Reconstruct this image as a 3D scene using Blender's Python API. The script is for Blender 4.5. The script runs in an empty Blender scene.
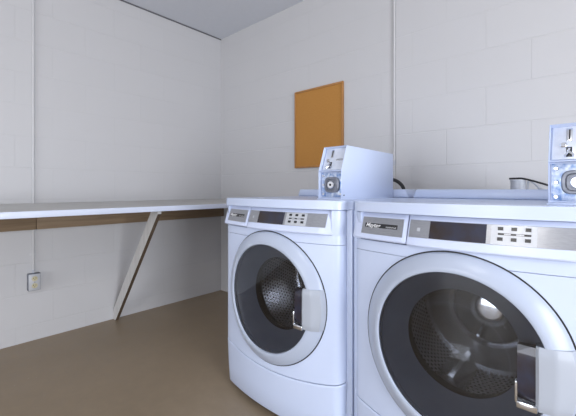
import bpy, bmesh, math, random
from mathutils import Vector, Matrix
random.seed(4)
S = bpy.context.scene
COL = S.collection
PI = math.pi

# ------------------------------------------------------------------ materials
def mat(name, col, rough=0.5, metal=0.0, spec=0.5, coat=0.0):
    m = bpy.data.materials.new(name); m.use_nodes = True
    b = m.node_tree.nodes['Principled BSDF']
    b.inputs['Base Color'].default_value = (*col, 1)
    b.inputs['Roughness'].default_value = rough
    b.inputs['Metallic'].default_value = metal
    b.inputs['Specular IOR Level'].default_value = spec
    b.inputs['Coat Weight'].default_value = coat
    return m

class NT:
    def __init__(s, m):
        s.t = m.node_tree; s.n = s.t.nodes; s.l = s.t.links
        s.b = s.n.get('Principled BSDF')
    def new(s, typ, **kw):
        n = s.n.new(typ)
        for k, v in kw.items(): setattr(n, k, v)
        return n
    def link(s, a, b): s.l.new(a, b)
    def math(s, op, a, b=None):
        n = s.new('ShaderNodeMath', operation=op)
        for i, v in enumerate((a, b)):
            if v is None: continue
            if hasattr(v, 'is_linked') or hasattr(v, 'links'): s.link(v, n.inputs[i])
            else: n.inputs[i].default_value = v
        return n.outputs[0]
    def noise(s, vec, scale, detail=3, rough=.55):
        n = s.new('ShaderNodeTexNoise')
        n.inputs['Scale'].default_value = scale; n.inputs['Detail'].default_value = detail
        n.inputs['Roughness'].default_value = rough
        if vec is not None: s.link(vec, n.inputs['Vector'])
        return n.outputs['Fac']
    def ramp(s, fac, stops):
        n = s.new('ShaderNodeValToRGB')
        e = n.color_ramp.elements
        while len(e) < len(stops): e.new(.5)
        for q, (p, c) in zip(e, stops):
            q.position = p; q.color = (*c, 1) if len(c) == 3 else c
        s.link(fac, n.inputs[0]); return n.outputs[0]
    def bump(s, h, strength, dist, normal=None):
        n = s.new('ShaderNodeBump')
        n.inputs['Strength'].default_value = strength; n.inputs['Distance'].default_value = dist
        s.link(h, n.inputs['Height'])
        if normal is not None: s.link(normal, n.inputs['Normal'])
        return n.outputs[0]

def speckled(name, c1, c2, scale, rough, bumpd=0.0, metal=0.0, stretch=None, spec=.5):
    m = mat(name, c1, rough, metal, spec); t = NT(m)
    tc = t.new('ShaderNodeTexCoord').outputs['Object']
    if stretch:
        mp = t.new('ShaderNodeMapping'); mp.inputs['Scale'].default_value = stretch
        t.link(tc, mp.inputs[0]); tc = mp.outputs[0]
    f = t.noise(tc, scale, 4)
    t.link(t.ramp(f, [(.35, c1), (.65, c2)]), t.b.inputs['Base Color'])
    if bumpd: t.link(t.bump(f, .5, bumpd), t.b.inputs['Normal'])
    return m

def block_wall(name, axis, origin, sign):
    """painted concrete block: shallow mortar joints in running bond"""
    m = mat(name, (.66, .65, .64), .42, 0, .4); t = NT(m)
    tc = t.new('ShaderNodeTexCoord').outputs['Object']
    sp = t.new('ShaderNodeSeparateXYZ'); t.link(tc, sp.inputs[0])
    a = t.math('MULTIPLY', t.math('SUBTRACT', sp.outputs[axis], origin), sign)
    a = t.math('ADD', a, 40.64)
    z = t.math('ADD', sp.outputs[2], -.104 + .2072 * 20)
    cb = t.new('ShaderNodeCombineXYZ'); t.link(a, cb.inputs[0]); t.link(z, cb.inputs[1])
    br = t.new('ShaderNodeTexBrick', offset=.5, offset_frequency=2, squash=1.0)
    br.inputs['Scale'].default_value = 1
    br.inputs['Mortar Size'].default_value = .0042
    br.inputs['Mortar Smooth'].default_value = .75
    br.inputs['Bias'].default_value = 0
    br.inputs['Brick Width'].default_value = .4064
    br.inputs['Row Height'].default_value = .2072
    br.inputs['Color1'].default_value = (.550, .545, .555, 1)
    br.inputs['Color2'].default_value = (.562, .557, .567, 1)
    br.inputs['Mortar'].default_value = (.532, .528, .538, 1)
    t.link(cb.outputs[0], br.inputs['Vector'])
    pat = t.noise(tc, 1.7, 2)
    mask = t.ramp(pat, [(.32, (.15,)*3), (.66, (1,)*3)])          # paint fills some joints more than others
    depth = t.math('MULTIPLY', br.outputs['Fac'], mask)
    mx = t.new('ShaderNodeMix', data_type='RGBA')
    t.link(t.noise(tc, 2.3, 3), mx.inputs['Factor'])
    t.link(br.outputs['Color'], mx.inputs['A']); mx.inputs['B'].default_value = (.556, .551, .561, 1)
    t.link(mx.outputs['Result'], t.b.inputs['Base Color'])
    h = t.math('SUBTRACT', 1.0, depth)
    n1 = t.bump(h, .42, .003)
    n2 = t.bump(t.noise(tc, 90, 3), .10, .0025, n1)
    t.link(n2, t.b.inputs['Normal'])
    return m

def floor_mat():
    m = mat('brown_floor_paint', (.16, .115, .08), .42, 0, .45); t = NT(m)
    tc = t.new('ShaderNodeTexCoord').outputs['Object']
    f = t.noise(tc, 1.6, 5, .6)
    base = t.ramp(f, [(.3, (.280, .216, .146)), (.7, (.325, .252, .174))])
    f2 = t.noise(tc, 14, 4, .7)
    m2 = t.new('ShaderNodeMix', data_type='RGBA', blend_type='MULTIPLY'); m2.inputs['Factor'].default_value = .5
    t.link(base, m2.inputs['A']); t.link(t.ramp(f2, [(.3, (.82, .82, .82)), (.7, (1.1, 1.1, 1.1))]), m2.inputs['B'])
    v = t.new('ShaderNodeTexVoronoi'); v.inputs['Scale'].default_value = 26; v.inputs['Randomness'].default_value = 1
    t.link(tc, v.inputs['Vector'])
    spot = t.ramp(v.outputs['Distance'], [(.06, (1,)*3), (.13, (0,)*3)])
    gate = t.ramp(t.noise(tc, 3.1, 2), [(.58, (0,)*3), (.68, (1,)*3)])
    k = t.math('MULTIPLY', spot, gate); k = t.math('MULTIPLY', k, .55)
    m3 = t.new('ShaderNodeMix', data_type='RGBA'); t.link(k, m3.inputs['Factor'])
    t.link(m2.outputs['Result'], m3.inputs['A']); m3.inputs['B'].default_value = (.42, .36, .30, 1)
    t.link(m3.outputs['Result'], t.b.inputs['Base Color'])
    t.link(t.ramp(f2, [(.3, (.38,)*3), (.7, (.52,)*3)]), t.b.inputs['Roughness'])
    t.link(t.bump(f2, .25, .002), t.b.inputs['Normal'])
    return m

def glass(name, tint, f0=.05, rough=.03, most=1.0):
    m = bpy.data.materials.new(name); m.use_nodes = True; t = NT(m)
    t.n.clear()
    out = t.new('ShaderNodeOutputMaterial'); mix = t.new('ShaderNodeMixShader')
    tr = t.new('ShaderNodeBsdfTransparent'); tr.inputs[0].default_value = (*tint, 1)
    gl = t.new('ShaderNodeBsdfGlossy'); gl.inputs['Roughness'].default_value = rough
    lw = t.new('ShaderNodeFresnel'); lw.inputs['IOR'].default_value = (1 + math.sqrt(f0)) / (1 - math.sqrt(f0))
    t.link(t.math('MINIMUM', lw.outputs[0], most), mix.inputs[0]); t.link(tr.outputs[0], mix.inputs[1]); t.link(gl.outputs[0], mix.inputs[2])
    t.link(mix.outputs[0], out.inputs[0])
    return m

def drum_mat():
    m = mat('perforated_steel', (.55, .56, .58), .26, 1.0); t = NT(m)
    tc = t.new('ShaderNodeTexCoord').outputs['Object']
    sp = t.new('ShaderNodeSeparateXYZ'); t.link(tc, sp.inputs[0])
    ang = t.math('ARCTAN2', t.math('SUBTRACT', sp.outputs[2], .534), t.math('SUBTRACT', sp.outputs[0], .008))
    u = t.math('MULTIPLY', ang, 90 / (2 * PI)); u = t.math('ADD', u, 200.0)
    v = t.math('MULTIPLY', sp.outputs[1], 56); v = t.math('ADD', v, 100.0)
    row = t.math('MODULO', t.math('FLOOR', v), 2.0)
    u2 = t.math('ADD', u, t.math('MULTIPLY', row, .5))
    fu = t.math('SUBTRACT', t.math('FRACT', u2), .5); fv = t.math('SUBTRACT', t.math('FRACT', v), .5)
    d = t.math('SQRT', t.math('ADD', t.math('MULTIPLY', fu, fu), t.math('MULTIPLY', fv, fv)))
    hole = t.math('MULTIPLY', t.math('LESS_THAN', d, .28), t.math('LESS_THAN', sp.outputs[1], .46))
    mx = t.new('ShaderNodeMix', data_type='RGBA'); t.link(hole, mx.inputs['Factor'])
    mx.inputs['A'].default_value = (.50, .51, .54, 1); mx.inputs['B'].default_value = (.01, .01, .012, 1)
    t.link(mx.outputs['Result'], t.b.inputs['Base Color'])
    t.link(t.math('MULTIPLY', t.math('SUBTRACT', 1.0, hole), t.math('ADD', .70, t.math('MULTIPLY', t.math('GREATER_THAN', sp.outputs[1], .455), .28))), t.b.inputs['Metallic'])
    return m

M = {}
M['wall_l'] = block_wall('painted_block_side', 1, 2.108, -1)
M['wall_b'] = block_wall('painted_block_rear', 0, -2.781 + .0955, 1)
M['wall_o'] = mat('painted_plain', (.58, .575, .575), .5)
M['ceil'] = speckled('ceiling_paint', (.655, .675, .725), (.665, .685, .735), 30, .7, .0003)
M['floor'] = floor_mat()
M['enamel'] = speckled('white_enamel', (.565, .64, .825), (.585, .66, .845), 3, .25, spec=.38)
M['plastic'] = speckled('white_plastic', (.60, .665, .86), (.62, .685, .88), 5, .3)
M['ringp'] = speckled('pale_grey_plastic', (.42, .47, .58), (.44, .49, .60), 5, .28, spec=.4)
M['handlep'] = speckled('handle_plastic', (.37, .40, .46), (.39, .42, .48), 5, .32)
M['dark'] = speckled('black_rubber', (.012, .012, .014), (.018, .018, .02), 20, .5)
M['slate'] = speckled('slate_reflection_plastic', (.125, .145, .195), (.145, .165, .215), 12, .35)  # funnel plastic greyed to carry the door glass's room reflection in its colour
M['silver'] = speckled('silver_panel', (.34, .35, .38), (.39, .40, .43), 60, .3, 0, .75, (1, 1, 8))
M['silverlight'] = speckled('pale_silver', (.50, .52, .56), (.54, .56, .60), 60, .35, 0, .2)
M['display'] = speckled('display_glass_reflections', (.030, .020, .018), (.030, .032, .055), 14, .07)  # brown and blue mottling paints reflections into the display
M['black'] = speckled('black_print', (.012, .012, .014), (.02, .02, .022), 30, .3)
M['white'] = speckled('white_print', (.8, .8, .82), (.85, .85, .87), 30, .4)
M['grey'] = speckled('grey_print', (.22, .23, .26), (.26, .27, .30), 30, .4)
M['chrome'] = speckled('polished_chrome', (.72, .74, .78), (.80, .82, .86), 18, .12, .0006, 1.0)
M['steelplate'] = speckled('brushed_plate', (.62, .66, .74), (.74, .78, .85), 24, .2, .0008, .85)
M['paleplate'] = speckled('pale_coin_plate', (.60, .65, .76), (.70, .74, .84), 30, .3, .0004, .25)
M['blueplate'] = speckled('blue_mottled_plate', (.16, .27, .52), (.72, .77, .86), 55, .28, .0004, .35)
M['drum'] = drum_mat()
M['steel'] = speckled('drum_steel', (.80, .81, .83), (.86, .87, .89), 8, .2, 0, .75)
M['tint'] = glass('tinted_door_glass', (.80, .81, .84), .075, .02)
M['clear'] = glass('clear_bowl_glass', (.95, .96, .97), .03, .03, .10)
M['cork'] = speckled('cork', (.40, .185, .045), (.50, .245, .07), 160, .85, .002, 0, None, .15)
M['corkf'] = speckled('cork_frame_wood', (.36, .165, .045), (.42, .20, .06), 20, .5, 0, 0, (1, 1, .2))
M['shelf'] = speckled('shelf_laminate', (.46, .45, .43), (.50, .49, .47), 9, .4)
M['lip'] = speckled('shelf_edge_paint', (.64, .69, .82), (.67, .72, .85), 9, .35)
M['wood'] = speckled('brown_board', (.215, .145, .085), (.270, .190, .115), 7, .6, .001, 0, (6, .6, 8))
M['brown_edge'] = speckled('dark_brown_edge', (.075, .05, .032), (.11, .075, .048), 9, .65, .001, 0, (6, 6, .6))
M['bracep'] = speckled('brace_paint', (.50, .49, .48), (.58, .57, .56), 14, .5, .001, 0, (3, 3, .6))
M['conduit'] = speckled('painted_conduit', (.555, .55, .56), (.585, .58, .59), 9, .4)
M['outbox'] = speckled('galvanised_box', (.16, .17, .20), (.24, .25, .29), 40, .4, .0005, .5)
M['outplate'] = speckled('outlet_plate', (.46, .47, .50), (.52, .53, .56), 30, .4)
M['ivory'] = speckled('ivory_socket', (.52, .47, .30), (.58, .53, .36), 30, .4)
M['pvc'] = speckled('grey_pipe', (.44, .46, .51), (.50, .52, .57), 20, .35)
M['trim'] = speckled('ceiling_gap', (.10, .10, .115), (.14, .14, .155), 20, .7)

# ------------------------------------------------------------------ mesh helpers
def obj(name, bm, m, parent=None, smooth=True, angle=35):
    me = bpy.data.meshes.new(name)
    bmesh.ops.recalc_face_normals(bm, faces=bm.faces)
    bm.to_mesh(me); bm.free()
    for mm in (m if isinstance(m, (list, tuple)) else [m]): me.materials.append(mm)
    if smooth:
        me.polygons.foreach_set('use_smooth', [True] * len(me.polygons))
        me.set_sharp_from_angle(angle=math.radians(angle))
    o = bpy.data.objects.new(name, me); COL.objects.link(o)
    if parent: o.parent = parent
    return o

def thing(name, label, cat, loc=(0, 0, 0), group=None):
    o = bpy.data.objects.new(name, None); COL.objects.link(o)
    o.empty_display_size = .1
    o.location = loc; o['label'] = label; o['category'] = cat
    if group: o['group'] = group
    return o

def tag(o, label, cat, group=None):
    o['label'] = label; o['category'] = cat
    if group: o['group'] = group
    return o

def box(bm, x0, x1, y0, y1, z0, z1, bev=0.0, seg=2):
    r = bmesh.ops.create_cube(bm, size=1)
    vs = r['verts']
    for v in vs:
        v.co = ((x0 + x1) / 2 + v.co.x * (x1 - x0), (y0 + y1) / 2 + v.co.y * (y1 - y0), (z0 + z1) / 2 + v.co.z * (z1 - z0))
    if bev:
        es = {e for v in vs for e in v.link_edges}
        bmesh.ops.bevel(bm, geom=list(es), offset=bev, segments=seg, profile=.5, affect='EDGES')
    return bm

def boxbm(*a, **k): return box(bmesh.new(), *a, **k)

def prism(bm, poly, axis, a, b):
    """extrude polygon (2-D list) along axis from a to b"""
    def P(p, t):
        return {0: (t, p[0], p[1]), 1: (p[0], t, p[1]), 2: (p[0], p[1], t)}[axis]
    v0 = [bm.verts.new(P(p, a)) for p in poly]; v1 = [bm.verts.new(P(p, b)) for p in poly]
    n = len(poly)
    f0 = bm.faces.new(v0); f1 = bm.faces.new(v1)
    for i in range(n): bm.faces.new((v0[i], v0[(i + 1) % n], v1[(i + 1) % n], v1[i]))
    return f0, f1

def tube(bm, pts, r, seg=12, cap=True):
    pts = [Vector(p) for p in pts]
    rings = []
    up = Vector((0, 0, 1))
    prev = None
    for i, p in enumerate(pts):
        d = (pts[min(i + 1, len(pts) - 1)] - pts[max(i - 1, 0)]).normalized()
        if prev is None:
            a = d.cross(up if abs(d.dot(up)) < .9 else Vector((1, 0, 0))).normalized()
        else:
            a = (prev - d * prev.dot(d)).normalized()
        prev = a; b = d.cross(a)
        rings.append([bm.verts.new(p + (a * math.cos(2 * PI * k / seg) + b * math.sin(2 * PI * k / seg)) * r) for k in range(seg)])
    for q, w in zip(rings, rings[1:]):
        for k in range(seg): bm.faces.new((q[k], q[(k + 1) % seg], w[(k + 1) % seg], w[k]))
    if cap: bm.faces.new(rings[0]); bm.faces.new(rings[-1])
    return bm

def smooth_path(pts, n=8):
    P = [Vector(p) for p in pts]; out = []
    P = [P[0] * 2 - P[1]] + P + [P[-1] * 2 - P[-2]]
    for i in range(1, len(P) - 2):
        for k in range(n):
            t = k / n; a, b, c, d = P[i - 1], P[i], P[i + 1], P[i + 2]
            out.append(.5 * ((2 * b) + (c - a) * t + (2 * a - 5 * b + 4 * c - d) * t * t + (3 * b - a - 3 * c + d) * t ** 3))
    out.append(P[-2]); return out

def cyl(bm, c, r, h, axis=2, seg=24, bev=0.0):
    """solid round disc/cylinder centred on c with its length along axis"""
    prof = [(r - bev, 0), (r, bev), (r, h - bev), (r - bev, h)] if bev else [(r, 0), (r, h)]
    rings = []
    for pr, ph in prof:
        ring = []
        for k in range(seg):
            a = 2 * PI * k / seg; p, q, t = pr * math.cos(a), pr * math.sin(a), ph - h / 2
            ring.append(bm.verts.new(Vector(c) + Vector({2: (p, q, t), 1: (p, t, q), 0: (t, p, q)}[axis])))
        rings.append(ring)
    for q, w in zip(rings, rings[1:]):
        for k in range(seg): bm.faces.new((q[k], q[(k + 1) % seg], w[(k + 1) % seg], w[k]))
    bm.faces.new(rings[0]); bm.faces.new(rings[-1])
    return bm

def text_bm(txt, size, shear=0.0, bold=0.0, sx=1.0):
    """flat lettering in x,z; returns bmesh with (x, 0, z), origin at left baseline"""
    cu = bpy.data.curves.new('lettering', 'FONT'); cu.body = txt; cu.size = size; cu.shear = shear; cu.offset = bold
    cu.resolution_u = 3; cu.fill_mode = 'FRONT'
    o = bpy.data.objects.new('lettering', cu); COL.objects.link(o)
    dg = bpy.context.evaluated_depsgraph_get()
    me = bpy.data.meshes.new_from_object(o.evaluated_get(dg))
    bm = bmesh.new(); bm.from_mesh(me)
    bpy.data.objects.remove(o); bpy.data.curves.remove(cu); bpy.data.meshes.remove(me)
    for v in bm.verts: v.co = Vector((v.co.x * sx, 0, v.co.y))
    return bm

# ------------------------------------------------------------------ room
XL, YB, H = -2.781, 2.108, 2.487
XR, YF = 3.1, -4.2
def struct(name, bm, m):
    o = obj(name, bm, m, None, False); o['kind'] = 'structure'; return o
struct('floor', boxbm(XL - .15, XR + .15, YF - .15, YB + .15, -.12, 0), M['floor'])
struct('ceiling', boxbm(XL - .15, XR + .15, YF - .15, YB + .15, H, H + .12), M['ceil'])
struct('wall_left', boxbm(XL - .15, XL, YF, YB, 0, H), M['wall_l'])
struct('wall_back', boxbm(XL - .15, XR + .15, YB, YB + .15, 0, H), M['wall_b'])
struct('wall_right', boxbm(XR, XR + .15, YF, YB, 0, H), M['wall_o'])
struct('wall_front', boxbm(XL - .15, XR + .15, YF - .15, YF, 0, H), M['wall_o'])
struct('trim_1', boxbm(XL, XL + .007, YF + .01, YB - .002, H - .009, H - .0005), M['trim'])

# ------------------------------------------------------------------ washing machine (local: x across, y back from the bow of the front, z up)
CX, CZ = .008, .534                           # door centre
def bow(x): return .38 * x * x
def seam_z(x): return .216 + .30 * x * x      # smiling seam between kick panel and front panel
def corner(side, n=7):
    """rounded corner of the front in plan, from the bow to the side"""
    p0, p1, p2 = (.315, bow(.315)), (.344, .0452), (.348, .086)
    out = []
    for i in range(1, n + 1):
        t = i / n
        out.append((side * ((1 - t) ** 2 * p0[0] + 2 * t * (1 - t) * p1[0] + t * t * p2[0]),
                    (1 - t) ** 2 * p0[1] + 2 * t * (1 - t) * p1[1] + t * t * p2[1]))
    return out
def plan(x0=-.315, x1=.315, n=28, left=True, right=True):
    pts = [(x0 + (x1 - x0) * i / n, bow(x0 + (x1 - x0) * i / n)) for i in range(n + 1)]
    if left: pts = corner(-1)[::-1] + pts
    if right: pts = pts + corner(1)
    return pts
def inset_plan(pts, d):
    """move plan points out of the front (towards -y / outwards) by d along their normal"""
    out = []
    for i, p in enumerate(pts):
        a, b = pts[max(i - 1, 0)], pts[min(i + 1, len(pts) - 1)]
        tx, ty = b[0] - a[0], b[1] - a[1]; l = math.hypot(tx, ty)
        out.append((p[0] + ty / l * d, p[1] - tx / l * d))
    return out
def sweep(bm, pts, prof, close=True):
    """pts: plan polyline; prof: list of (offset outwards, z).  Closed loop profile swept along the plan."""
    rows = []
    for off, z in prof:
        q = inset_plan(pts, off)
        rows.append([bm.verts.new((x, y, z(x) if callable(z) else z)) for x, y in q])
    m = len(rows)
    for i in range(m if close else m - 1):
        a, b = rows[i], rows[(i + 1) % m]
        for k in range(len(a) - 1): bm.faces.new((a[k], a[k + 1], b[k + 1], b[k]))
    if close:
        bm.faces.new([r[0] for r in rows]); bm.faces.new([r[-1] for r in rows])
    return bm

def con_y(x, z): return bow(x) - .020 + .035 * (z - .82) / .1        # sloped face of the control console
def on_console(bm, lift):
    """wrap a flat (x, depth, z) mesh on the console face; its y becomes height above the face"""
    for v in bm.verts:
        x, d, z = v.co; v.co = (x, con_y(x, z) - lift - d, z)
    return bm
def patch(x0, x1, z0, z1, th, bev=.0, nx=16):
    """thin bowed plate on the console, thickness th, edges eased"""
    bm = bmesh.new(); rows = []
    for zz, dd in ((z0, 0), (z0 + bev * .3, th), (z1 - bev * .3, th), (z1, 0)):
        rows.append([bm.verts.new((x0 + (x1 - x0) * i / nx, dd, zz)) for i in range(nx + 1)])
    for a, b in zip(rows, rows[1:]):
        for k in range(nx): bm.faces.new((a[k], a[k + 1], b[k + 1], b[k]))
    back = rows[0], rows[-1]
    for k in range(nx): bm.faces.new((back[0][k], back[1][k], back[1][k + 1], back[0][k + 1]))
    bm.faces.new([r[0] for r in rows]); bm.faces.new([r[-1] for r in rows])
    return bm

def door_pt(rho, a, off):
    x = CX + rho * math.cos(a); return (x, bow(x) - off, CZ + rho * math.sin(a))

def make_washer(label, loc, group):
    w = thing('washing_machine', label, 'washing machine', loc, group)
    # cabinet shell: sides, back, bottom and the front corner posts
    bm = bmesh.new()
    box(bm, -.372, -.334, .088, .78, .03, .921, .006)
    box(bm, .334, .372, .088, .78, .03, .921, .006)
    box(bm, -.334, .334, .765, .78, .03, .921)
    box(bm, -.334, .334, .09, .765, .03, .045)
    obj('cabinet', bm, M['enamel'], w)
    for fx in (-.29, .29):
        for fy in (.17, .72):
            bm = cyl(bmesh.new(), (fx, fy, .007), .026, .014, 2, 20, .003); cyl(bm, (fx, fy, .022), .010, .018, 2, 12)
            obj('foot', bm, M['dark'], w)
    # lower kick panel
    bm = sweep(bmesh.new(), plan(), [(-.024, .032), (-.012, .032), (-.0095, .036), (-.004, .12), (.0008, lambda x: seam_z(x) - .009), (.001, lambda x: seam_z(x) - .005), (-.001, lambda x: seam_z(x) - .001), (-.012, seam_z)])
    obj('kick_panel', bm, M['enamel'], w)
    # front panel with the round opening
    bm = bmesh.new(); R0 = .240; z0, z1 = .2195, .784; X = .315
    angs = sorted(set([2 * PI * i / 120 for i in range(120)] +
                      [math.atan2(zz - CZ, xx - CX) % (2 * PI) for xx in (-X, X) for zz in (z0, z1)]))
    nr = 6; grid = []
    zb = CZ - R0
    def warp(x, z): return z if z >= zb else z + (seam_z(x) + .0035 - z0) * (zb - z) / (zb - z0)
    def unwarp(x, z):
        if z >= zb: return z
        q = (seam_z(x) + .0035 - z0) / (zb - z0)
        return (z - q * zb) / (1 - q)
    for a in angs:
        ca, sa = math.cos(a), math.sin(a); t = 9
        if abs(ca) > 1e-9: t = min(t, (X - math.copysign(CX, ca)) / abs(ca))
        if sa > 1e-9: t = min(t, (z1 - CZ) / sa)
        if sa < -1e-9: t = min(t, (CZ - z0) / -sa)
        row = []
        for k in range(nr + 1):
            r = R0 + (t - R0) * k / nr
            x = CX + r * ca; row.append(bm.verts.new((x, bow(x), warp(x, CZ + r * sa))))
        row.insert(0, bm.verts.new((CX + R0 * ca, bow(CX + R0 * ca) + .03, CZ + R0 * sa)))
        grid.append(row)
    for a, b in zip(grid, grid[1:] + grid[:1]):
        for k in range(nr + 1): bm.faces.new((a[k], b[k], b[k + 1], a[k + 1]))
    for s in (-1, 1):
        zs = sorted({round(unwarp(X, r[-1].co.z), 6) for r in grid if abs(r[-1].co.x - s * X) < 1e-5})
        cols = [[bm.verts.new((px, py, warp(px, z))) for z in zs] for px, py in [(s * X, bow(X))] + corner(s)]
        for a, b in zip(cols, cols[1:]):
            for k in range(len(zs) - 1): bm.faces.new((a[k], a[k + 1], b[k + 1], b[k]))
    bmesh.ops.remove_doubles(bm, verts=bm.verts, dist=1e-5)
    # turned-in rim along the outer border
    be = [e for e in bm.edges if e.is_boundary and all(abs(math.hypot(v.co.x - CX, v.co.z - CZ) - R0) > .002 for v in e.verts)]
    g = bmesh.ops.extrude_edge_only(bm, edges=be)
    for v in [q for q in g['geom'] if isinstance(q, bmesh.types.BMVert)]: v.co.y += .012
    obj('front_panel', bm, M['enamel'], w, True, 30)
    # fascia strip under the console
    obj('fascia', sweep(bmesh.new(), plan(), [(-.014, .7852), (-.001, .7852), (0, .7865), (0, .8212), (-.001, .8225), (-.014, .8225)]), M['enamel'], w)
    for s in (-1, 1):
        pl_ = [(s * .312, bow(.312))] + corner(s)
        if s < 0: pl_ = pl_[::-1]
        obj('corner_post', sweep(bmesh.new(), pl_, [(-.014, .8145), (-.001, .8145), (-.0005, .816), (-.0005, .918), (-.002, .9195), (-.014, .9195)]), M['enamel'], w)
    # detergent drawer front (left) and control console (right)
    co_ = lambda z: .020 - .35 * (z - .82)
    face = lambda zt, zb: [(-.040, zt), (-.0162, zt), (co_(zt - .002), zt - .002), (co_(zb + .005), zb + .005), (co_(zb + .005) - .0012, zb + .0015), (co_(zb) - .005, zb), (-.004, zb), (-.012, zb)]
    def console_piece(x0, x1, zb, name, taper=False):
        n = 24; pts = [(x0 + (x1 - x0) * i / n, bow(x0 + (x1 - x0) * i / n)) for i in range(n + 1)]
        bm = bmesh.new(); rows = []
        for off, z in face(.9185, zb):
            row = []
            for x, y in pts:
                o2 = off
                if taper and x > .285 and off > -.0125:
                    t = min(1, (x - .285) / .046); o2 = off + (-.0125 - off) * (t * t * (3 - 2 * t)) * .8
                yy = y
                e = min(x - x0, x1 - x)
                if e < .006: yy += (.006 - e) * .5
                row.append(bm.verts.new((x, yy - o2, z)))
            rows.append(row)
        m = len(rows)
        for i in range(m):
            a, b = rows[i], rows[(i + 1) % m]
            for k in range(n): bm.faces.new((a[k], a[k + 1], b[k + 1], b[k]))
        bm.faces.new([r[0] for r in rows]); bm.faces.new([r[-1] for r in rows])
        return obj(name, bm, M['plastic'], w)
    dr = console_piece(-.340, -.1285, .8275, 'detergent_drawer')
    con = console_piece(-.1250, .335, .8245, 'control_console', True)
    obj('drawer_gap_shade', sweep(bmesh.new(), plan(-.315, -.13, 10, True, False), [(-.030, .803), (-.018, .803), (-.018, .835), (-.030, .835)]), M['dark'], w)  # black strip set in to paint the shade of the gap under the drawer
    npl = obj('nameplate', on_console(patch(-.302, -.141, .8465, .9030, .0018, .002), 0), M['silver'], w)
    obj('badge_strip', on_console(patch(-.289, -.161, .869, .883, .0006), .0018), M['black'], npl)
    bm = text_bm('Maytag', .0185, .3, .0004, 1.12)
    for v in bm.verts: v.co = (v.co.x - .286, 0, v.co.z + .8705)
    obj('lettering', on_console(bm, .0028), M['white'], npl, False)
    bm = text_bm('commercial', .0085, 0, 0, .95)
    for v in bm.verts: v.co = (v.co.x - .203, 0, v.co.z + .8715)
    obj('small_lettering', on_console(bm, .0028), M['white'], npl, False)
    dp = obj('display_panel', on_console(patch(-.119, .292, .8515, .9045, .0016, .002, 30), 0), M['silver'], w)
    obj('display_window', on_console(patch(-.056, .095, .8530, .9035, .0008, .002), .0016), M['display'], dp)
    obj('keypad', on_console(patch(.106, .207, .8530, .9030, .0005), .0016), M['silverlight'], dp)
    for zz in (.8945, .8675):
        for xx in (.1275, .1580, .1885):
            obj('button', on_console(patch(xx - .0062, xx + .0062, zz - .0045, zz + .0045, .002, .003, 4), .0021), M['black'], dp)
    st = obj('button_strip', on_console(patch(.122, .195, .8780, .8830, .0006), .0021), M['black'], dp)
    for a, b in ((.136, .151), (.163, .180)):
        obj('strip_mark', on_console(patch(a, b, .8790, .8820, .0004), .0028), M['silverlight'], dp)
    obj('key_symbol', on_console(patch(-.095, -.085, .871, .881, .0004), .0016), M['silverlight'], dp)
    # lid and the low ledge along its back
    bm = bmesh.new()
    pts = inset_plan(plan(), .008)
    poly = pts + [(.3705, .10), (.3705, .785), (-.3705, .785), (-.3705, .10)]
    f0, f1 = prism(bm, poly, 2, .9215, .957)
    bmesh.ops.bevel(bm, geom=[e for e in f1.edges], offset=.009, segments=4, profile=.5, affect='EDGES')
    obj('lid', bm, M['enamel'], w)
    bm = bmesh.new()
    prism(bm, [(-.365, .957), (.365, .957), (.350, 1.0), (-.350, 1.0)], 1, .635, .775)
    bmesh.ops.bevel(bm, geom=list(bm.edges), offset=.008, segments=3, profile=.5, affect='EDGES')
    obj('back_ledge', bm, M['enamel'], w)
    # door
    N = 96
    def ring(prof, name, m, parent, closed=True):
        bm = bmesh.new(); rows = [[bm.verts.new(door_pt(r, 2 * PI * k / N, o)) for k in range(N)] for r, o in prof]
        q = len(rows)
        for i in range(q if closed else q - 1):
            a, b = rows[i], rows[(i + 1) % q]
            for k in range(N): bm.faces.new((a[k], a[(k + 1) % N], b[(k + 1) % N], b[k]))
        return obj(name, bm, m, parent)
    door = ring([(.2810, -.001), (.2830, .002), (.2825, .006), (.277, .0125), (.262, .0215), (.246, .0290), (.236, .0315), (.2300, .0298), (.2275, .0225), (.2265, .0), (.232, -.004)],
                'door', M['ringp'], w)
    ring([(.2870, -.001), (.2870, .0018), (.281, .0018), (.281, -.001)], 'door_gap_seal', M['dark'], door)
    bm = bmesh.new(); rows = []
    for rr, oo in ((.2270, .019), (.2270, .0235), (.17, .0235), (.11, .0235), (.05, .0235)):
        rows.append([bm.verts.new(door_pt(rr, 2 * PI * k / N, oo)) for k in range(N)])
    for a, b in zip(rows, rows[1:]):
        for k in range(N): bm.faces.new((a[k], a[(k + 1) % N], b[(k + 1) % N], b[k]))
    cv = bm.verts.new(door_pt(0, 0, .0235))
    for k in range(N): bm.faces.new((rows[-1][k], rows[-1][(k + 1) % N], cv))
    obj('door_window', bm, M['tint'], door)
    def lathe(prof, name, m, parent, cap=False, angle=35):
        bm = bmesh.new(); rows = [[bm.verts.new((CX + r * math.cos(2 * PI * k / N), y, CZ + r * math.sin(2 * PI * k / N))) for k in range(N)] for r, y in prof]
        for a, b in zip(rows, rows[1:]):
            for k in range(N): bm.faces.new((a[k], a[(k + 1) % N], b[(k + 1) % N], b[k]))
        if cap:
            c = bm.verts.new((CX, prof[-1][1], CZ))
            for k in range(N): bm.faces.new((rows[-1][k], rows[-1][(k + 1) % N], c))
        return obj(name, bm, m, parent, True, angle)
    # dark funnel between the window and the bowl (its outer rim follows the bow)
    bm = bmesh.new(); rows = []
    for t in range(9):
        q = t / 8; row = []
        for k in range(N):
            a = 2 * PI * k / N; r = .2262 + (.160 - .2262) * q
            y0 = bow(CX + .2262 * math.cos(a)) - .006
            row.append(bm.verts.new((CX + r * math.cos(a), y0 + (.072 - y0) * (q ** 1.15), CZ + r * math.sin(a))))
        rows.append(row)
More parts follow.
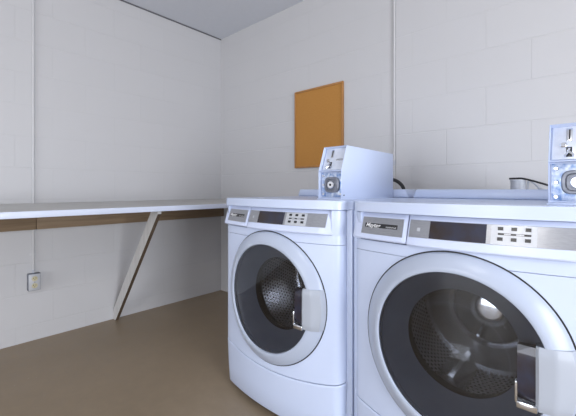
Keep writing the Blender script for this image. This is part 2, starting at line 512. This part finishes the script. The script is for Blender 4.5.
    for a, b in zip(rows, rows[1:]):
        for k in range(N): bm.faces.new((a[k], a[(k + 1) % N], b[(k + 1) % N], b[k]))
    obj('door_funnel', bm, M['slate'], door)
    lathe([(.159, .0735)] + [(.230 * math.sin((14 - t) * .0513), -.084 + .230 * math.cos((14 - t) * .0513)) for t in range(14)], 'glass_bowl', M['clear'], door, True, 60)
    # handle plate over the right of the ring, with its dark pocket and chrome latch
    def handle(x0, zlo, zhi, name, m, rad, offs, parent, nx=12, nz=14, xr=None):
        bm = bmesh.new(); front = []; back = []
        for j in range(nz + 1):
            dz = zlo + (zhi - zlo) * j / nz
            xe = xr if xr else CX + math.sqrt(rad * rad - dz * dz)
            ez = min(j, nz - j) / nz
            fr = []; bk = []
            for i in range(nx + 1):
                t = i / nx; x = x0 + (xe - x0) * t
                o = offs(t)
                if j in (0, nz): o -= .006
                if j in (1, nz - 1): o -= .001
                fr.append(bm.verts.new((x, bow(x) - o, CZ + dz))); bk.append(bm.verts.new((x, bow(x) - .001, CZ + dz)))
            front.append(fr); back.append(bk)
        for g in (front, back):
            for j in range(nz):
                for i in range(nx): bm.faces.new((g[j][i], g[j][i + 1], g[j + 1][i + 1], g[j + 1][i]))
        for j in range(nz):
            for i in (0, nx): bm.faces.new((front[j][i], front[j + 1][i], back[j + 1][i], back[j][i]))
        for i in range(nx):
            for j in (0, nz): bm.faces.new((front[j][i], front[j][i + 1], back[j][i + 1], back[j][i]))
        return obj(name, bm, m, parent, True, 28)
    hd = handle(.207, -.084, .076, 'door_handle', M['handlep'], .2845,
                lambda t: (.032 if t == 0 else .037 if t < .5 else .037 - (t - .5) * .028 if t < .95 else .010), door)
    handle(.168, -.066, .070, 'handle_pocket', M['display'], 0, lambda t: .0245 + .007 * t, door, 4, 8, .2115)
    bm = bmesh.new(); box(bm, .166, .212, bow(.19) - .035, bow(.19) - .020, CZ - .088, CZ - .070, .004)
    box(bm, .163, .170, bow(.165) - .031, bow(.165) - .020, CZ - .076, CZ - .020, .003)
    obj('latch', bm, M['chrome'], door)
    # tub mouth and drum
    lathe([(.2395, .055), (.232, .085), (.205, .105), (.172, .112), (.167, .119), (.172, .127)], 'rubber_gasket', M['dark'], w)
    d = lathe([(.192, .126), (.215, .130), (.245, .155), (.250, .19), (.250, .45), (.235, .475), (.17, .482), (.10, .47), (.035, .462)], 'drum', M['drum'], w, True)
    lathe([(.150, .4705), (.135, .455), (.115, .432), (.085, .412), (.05, .402), (.02, .399)], 'highlight_hub', M['chrome'], d, True, 60)  # polished dome added to give highlights inside the drum
    for a0 in (10, 130, 250):
        bm = bmesh.new(); a = math.radians(a0)
        rows = []
        for y in (.19, .20, .32, .44, .45):
            hgt = .062 if .195 < y < .445 else .02
            rows.append([])
            for t in (-1, -.6, -.2, .2, .6, 1):
                rr = .2495 - hgt * max(0, 1 - abs(t) ** 1.8); aa = a + t * .21
                rows[-1].append(bm.verts.new((CX + rr * math.cos(aa), y, CZ + rr * math.sin(aa))))
        for p, q in zip(rows, rows[1:]):
            for k in range(5): bm.faces.new((p[k], p[k + 1], q[k + 1], q[k]))
        bm.faces.new(rows[0]); bm.faces.new(rows[-1])
        obj('drum_vane', bm, M['steel'], d)
    return w

def kids(o): return [c for c in bpy.data.objects if c.parent == o]
def copy_tree(o, parent=None):
    c = o.copy(); COL.objects.link(c)
    if parent: c.parent = parent
    for ch in kids(o): copy_tree(ch, c)
    return c

W1X, W2X, WY = -1.07, -.32, 1.06
w1 = make_washer('white front-loading washing machine nearer the corner, its whole round door in view', (W1X, WY, 0), 'front-loading washing machines')
w2 = copy_tree(w1); w2.location = (W2X, WY, 0)
w2['label'] = 'closer white front-loading washing machine, its round door cut by the picture edge'

# ------------------------------------------------------------------ coin boxes
def make_coin_box(label, loc, group):
    """local: x across, y back from the lower front, z up from the washer lid"""
    c = thing('coin_box', label, 'coin box', loc, group)
    Wd, Dp, Hh, zl, lean = .118, .484, .229, .121, .042
    bm = bmesh.new()
    poly = [(0, .004), (0, zl), (lean, Hh), (Dp, Hh - .004), (Dp, .004)]
    prism(bm, poly, 0, 0, Wd)
    bm.normal_update(); bmesh.ops.recalc_face_normals(bm, faces=bm.faces); bm.normal_update()
    fr = [f for f in bm.faces if f.normal.y < -.8]
    r = bmesh.ops.inset_individual(bm, faces=fr, thickness=.0045, depth=0)
    for f in fr:
        n = f.normal.copy()
        for v in f.verts: v.co -= n * .020
    es = [e for e in bm.edges if e.is_manifold and e.calc_face_angle() > .3]
    bmesh.ops.bevel(bm, geom=es, offset=.0012, segments=2, profile=.5, affect='EDGES')
    obj('case', bm, M['enamel'], c)
    obj('base_flange', boxbm(-.003, Wd + .003, -.003, Dp, 0, .0045, .001), M['enamel'], c)
    # upper coin plate, leaning with the case
    ang = math.atan2(lean, Hh - zl)
    def up(bm):
        R = Matrix.Rotation(-ang, 4, 'X')
        for v in bm.verts: v.co = R @ v.co + Vector((0, .0180, zl - .0025))
        return bm
    L = math.hypot(lean, Hh - zl)
    cp = obj('coin_plate', up(boxbm(.007, Wd - .007, -.003, .001, .007, L - .007, .001)), M['paleplate'], c)
    bm = boxbm(.038, .052, -.0045, -.0025, L * .54, L - .014, .001)
    obj('slot_surround', up(bm), M['chrome'], cp)
    obj('coin_slot', up(boxbm(.0433, .0467, -.0056, -.0044, L * .58, L - .018)), M['black'], cp)
    obj('return_button', up(cyl(bmesh.new(), (.032, -.007, L * .42), .008, .010, 1, 20, .002)), M['chrome'], cp)
    bm = boxbm(.038, .051, -.0042, -.0028, L * .12, L * .38, .0006)
    obj('return_opening', up(bm), M['black'], cp)
    bm = tube(bmesh.new(), [(.0445, -.006, L * .33), (.042, -.012, L * .2), (.035, -.014, L * .1)], .003, 8)
    tube(bm, [(.0435, -.010, L * .24), (.055, -.013, L * .12)], .003, 8)
    obj('return_lever', up(bm), M['chrome'], cp)
    obj('side_tab', up(boxbm(.070, .104, -.0045, -.0025, L * .42, L * .5, .001)), M['chrome'], cp)
    # lower vault door with its round-cornered lock boss
    vd = obj('vault_door', boxbm(.0065, Wd - .0065, .0155, .0185, .011, zl - .007, .001), M['blueplate'], c)
    bm = bmesh.new()
    cx, cz = .064, .062
    def sq(h, n=40, p=3.4):
        out = []
        for k in range(n):
            a = 2 * PI * k / n; ca, sa = math.cos(a), math.sin(a)
            out.append((math.copysign(abs(ca) ** (2 / p), ca) * h, math.copysign(abs(sa) ** (2 / p), sa) * h * .92))
        return out
    prof = [(.036, .0155), (.036, .006), (.033, .003), (.027, .003), (.024, .008), (.020, .008)]
    rows = [[bm.verts.new((cx + px, y, cz + pz)) for px, pz in sq(h)] for h, y in prof]
    for a, b in zip(rows, rows[1:]):
        for k in range(40): bm.faces.new((a[k], a[(k + 1) % 40], b[(k + 1) % 40], b[k]))
    bm.faces.new(rows[-1])
    obj('lock_boss', bm, M['outbox'], vd)
    bm = cyl(bmesh.new(), (cx, .003, cz), .016, .012, 1, 24, .002)
    obj('lock_cylinder', bm, M['chrome'], vd)
    obj('keyhole', cyl(bmesh.new(), (cx, -.0035, cz), .005, .002, 1, 12), M['black'], vd)
    for px, pz in ((.0165, .101), (.0165, .022), (.0165, .062), (.104, .022)):
        obj('rivet', cyl(bmesh.new(), (px, .014, pz), .006, .005, 1, 16, .002), M['chrome'], vd)
    obj('case_screw', cyl(bmesh.new(), (Wd + .0005, .018, .018), .003, .003, 0, 10), M['black'], c)
    return c
LIDZ = .957
c1 = make_coin_box('white metal coin box on the washing machine nearer the corner, side panel showing', (-.902, 1.205, LIDZ), 'coin boxes on the washing machines')
c2 = copy_tree(c1); c2.location = (-.102, 1.205, LIDZ)
c2['label'] = 'coin box on the closer washing machine, chrome lock front cut by the picture edge'

# ------------------------------------------------------------------ wall shelf with ledger boards and diagonal brace
XF = -2.062
zr, zf = .908, .892                          # top at the wall, top at the front edge
sh = thing('wall_shelf', 'long white folding-table shelf along the left block wall, held by a slanted brace', 'shelf', (XL, 1.1, .9))
def local(bm, o=sh):
    for v in bm.verts: v.co -= Vector(o.location)
    return bm
yA, yB = -.9, YB - .004
CY = .575                                    # conduit passes through a notch here
bm = bmesh.new()
poly = [(XL + .001, yA), (XF - .018, yA), (XF - .018, yB), (XL + .001, yB), (XL + .001, CY + .016), (XL + .026, CY + .016), (XL + .026, CY - .016), (XL + .001, CY - .016)]
prism(bm, poly, 2, -.018, 0)
for v in bm.verts: v.co.z += zr + (zf - zr) * (v.co.x - XL) / (XF - XL)
obj('shelf_board', local(bm), M['shelf'], sh)
obj('front_edge', local(boxbm(XF - .0178, XF, yA, yB, zf - .032, zf + .0006, .002)), M['lip'], sh)
for a, b in ((CY + .009, yB), (yA, CY + .0065)):
    obj('ledger_board', local(boxbm(XL + .0165, XL + .052, a, b, .737, .888, .002)), M['wood'], sh)
# brace in the plane square to the wall, from the foot of the wall to the front of the shelf
BY = 1.082
pts = [(XL + .001, .068), (XL + .001, .001), (XL + .046, .001), (XF - .019, .842), (XF - .019, .8735), (XF - .092, .8750)]
bm = bmesh.new(); prism(bm, pts, 1, BY, BY + .024)
bmesh.ops.recalc_face_normals(bm, faces=bm.faces); bm.normal_update()
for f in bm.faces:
    if f.normal.x > .5 and f.normal.z < -.2: f.material_index = 1          # underside edge coloured darker brown
obj('diagonal_brace', local(bm), [M['bracep'], M['brown_edge']], sh)

# ------------------------------------------------------------------ cork board
bx0, bx1, bz0, bz1 = -1.803, -1.349, 1.168, 1.774
cb = thing('cork_board', 'brown cork notice board hanging bare on the block wall', 'notice board', ((bx0 + bx1) / 2, YB, bz0))
def lo(bm):
    for v in bm.verts: v.co -= Vector(cb.location)
    return bm
obj('cork_panel', lo(boxbm(bx0 + .012, bx1 - .012, YB - .012, YB - .001, bz0 + .012, bz1 - .012)), M['cork'], cb)
bm = bmesh.new(); fw = .014
for a in ((bx0, bx0 + fw, bz0, bz1), (bx1 - fw, bx1, bz0, bz1), (bx0 + fw, bx1 - fw, bz0, bz0 + fw), (bx0 + fw, bx1 - fw, bz1 - fw, bz1)):
    box(bm, a[0], a[1], YB - .018, YB - .0005, a[2], a[3], .0015)
obj('frame', lo(bm), M['corkf'], cb)

# ------------------------------------------------------------------ electrical conduit and outlets
cd = thing('electrical_conduit', 'thin painted conduit pipe running down the left wall to the outlet', 'conduit', (XL + .0085, CY, .452))
obj('pipe', tube(bmesh.new(), [(0, 0, 0), (0, 0, .7), (0, 0, 1.4), (0, 0, H - .452 - .001)], .0068, 14), M['conduit'], cd)
for z in (1.82, .12):
    bm = boxbm(-.0082, -.005, -.018, .018, z - .007, z + .007, .001); tube(bm, [(0, 0, z - .007), (0, 0, z + .007)], .0078, 14)
    obj('strap', bm, M['conduit'], cd)
bm = tube(bmesh.new(), [(0, 0, -.004), (0, 0, .018)], .0082, 14)
obj('connector', bm, M['pvc'], cd)
ol = thing('wall_outlet', 'small grey metal electrical outlet box low on the left wall at the conduit end', 'outlet', (XL, CY, .395))
obj('box', boxbm(.0005, .042, -.034, .034, -.057, .0535, .004), M['outbox'], ol)
pl = obj('faceplate', boxbm(.0415, .0445, -.032, .032, -.054, .0505, .002), M['outplate'], ol)
for z in (.021, -.024):
    s = obj('socket', cyl(bmesh.new(), (.0455, 0, z), .0165, .004, 0, 24, .001), M['ivory'], pl)
    bm = bmesh.new()
    for dy in (-.006, .006): box(bm, .0472, .0480, dy - .0013, dy + .0013, z - .001, z + .008)
    cyl(bm, (.0476, 0, z - .007), .0025, .0008, 0, 10)
    o = obj('socket_slots', bm, M['black'], pl)
obj('plate_screw', cyl(bmesh.new(), (.045, 0, -.0015), .003, .002, 0, 10), M['outbox'], pl)

bc = thing('electrical_conduit', 'slim painted conduit down the back wall behind the coin box', 'conduit', (-.966, YB - .011, .99))
obj('pipe', tube(bmesh.new(), [(0, 0, 0), (0, 0, .7), (0, 0, H - .99 - .001)], .0055, 12), M['conduit'], bc)
bm = tube(bmesh.new(), [(0, 0, .165), (0, 0, .195)], .0078, 12)
obj('coupling', bm, M['pvc'], bc)

# hoses and drain pipe behind the machines
hose = obj('water_hose', tube(bmesh.new(), smooth_path([(-1.06, 1.98, .97), (-1.03, 1.975, 1.040), (-.965, 1.97, 1.058), (-.905, 1.965, 1.055), (-.862, 1.96, 1.03), (-.842, 1.96, .99), (-.835, 1.96, .90), (-.835, 1.955, .6), (-.835, 1.95, .012)]), .0105, 12), M['dark'])
tag(hose, 'black rubber hose arching behind the coin box near the corner', 'hose')
pp = thing('drain_pipe', 'grey upright drain pipe standing behind the closer washing machine', 'pipe', (-.279, 1.95, 0))
bm = bmesh.new()
N = 28; rows = []
for r, z in ((.031, 0), (.031, 1.038), (.033, 1.039), (.033, 1.045), (.028, 1.045), (.028, .85)):
    rows.append([bm.verts.new((r * math.cos(2 * PI * k / N), r * math.sin(2 * PI * k / N), z)) for k in range(N)])
for a, b in zip(rows, rows[1:]):
    for k in range(N): bm.faces.new((a[k], a[(k + 1) % N], b[(k + 1) % N], b[k]))
obj('pipe', bm, M['pvc'], pp)
dh = obj('thin_cord', tube(bmesh.new(), smooth_path([(-.312, 1.932, 1.0505), (-.285, 1.93, 1.051), (-.255, 1.93, 1.0495), (-.20, 1.925, 1.032), (-.15, 1.92, 1.012), (-.11, 1.915, .985), (-.10, 1.91, .9), (-.10, 1.90, .6), (-.10, 1.90, .006)]), .0045, 8), M['dark'])
tag(dh, 'thin black cord lying over the top of the grey drain pipe', 'cord')
gh = obj('grey_cord', tube(bmesh.new(), smooth_path([(-.2435, 1.955, .99), (-.238, 1.955, 1.04), (-.225, 1.955, 1.035), (-.20, 1.955, 1.005), (-.185, 1.955, .96), (-.182, 1.955, .6), (-.182, 1.955, .006)]), .0045, 8), M['pvc'])
tag(gh, 'thin grey cord dropping down right beside the grey drain pipe', 'cord')

# ------------------------------------------------------------------ light, camera, view
def area(name, loc, target, sx, sy, power, col):
    l = bpy.data.lights.new(name, 'AREA'); l.shape = 'RECTANGLE'; l.size = sx; l.size_y = sy; l.energy = power; l.color = col
    o = bpy.data.objects.new(name, l); COL.objects.link(o); o.location = loc
    o.rotation_euler = (Vector(target) - Vector(loc)).to_track_quat('-Z', 'Y').to_euler(); return o
area('added_front_light', (-.9, YF + .04, 1.05), (-.9, 5, 1.05), 2.4, 1.9, 92, (.88, .925, 1))  # added area light before the unseen front wall; daylight assumed, no window built
area('added_side_light', (XR - .04, -.3, 1.0), (-5, -.3, 1.0), 1.6, 1.95, 150, (.88, .925, 1))  # area light added at the right wall for assumed side daylight; no doorway there
lp = bpy.data.lights.new('added_overhead_lamp', 'POINT'); lp.energy = 26; lp.shadow_soft_size = .09; lp.color = (1, .95, .88)  # unseen lamp added overhead, partly for highlights in the drums
lo_ = bpy.data.objects.new('added_overhead_lamp', lp); COL.objects.link(lo_); lo_.location = (0, -.9, H - .18)
wd = bpy.data.worlds.new('world'); S.world = wd; wd.use_nodes = True
wd.node_tree.nodes['Background'].inputs[0].default_value = (.6, .65, .75, 1)
wd.node_tree.nodes['Background'].inputs[1].default_value = .3

cam = bpy.data.cameras.new('camera'); co = bpy.data.objects.new('camera', cam); COL.objects.link(co)
cam.sensor_width = 36; cam.lens = 345 / 576 * 36; cam.clip_start = .02
cam.shift_y = -(208 - 189.3) / 576
co.location = (0, 0, 1.0)
co.rotation_euler = (PI / 2, 0, math.atan(309 / 345))
S.camera = co
S.view_settings.view_transform = 'Standard'; S.view_settings.look = 'None'
S.view_settings.gamma = 1; S.view_settings.use_curve_mapping = False
S.view_settings.exposure = -0.06
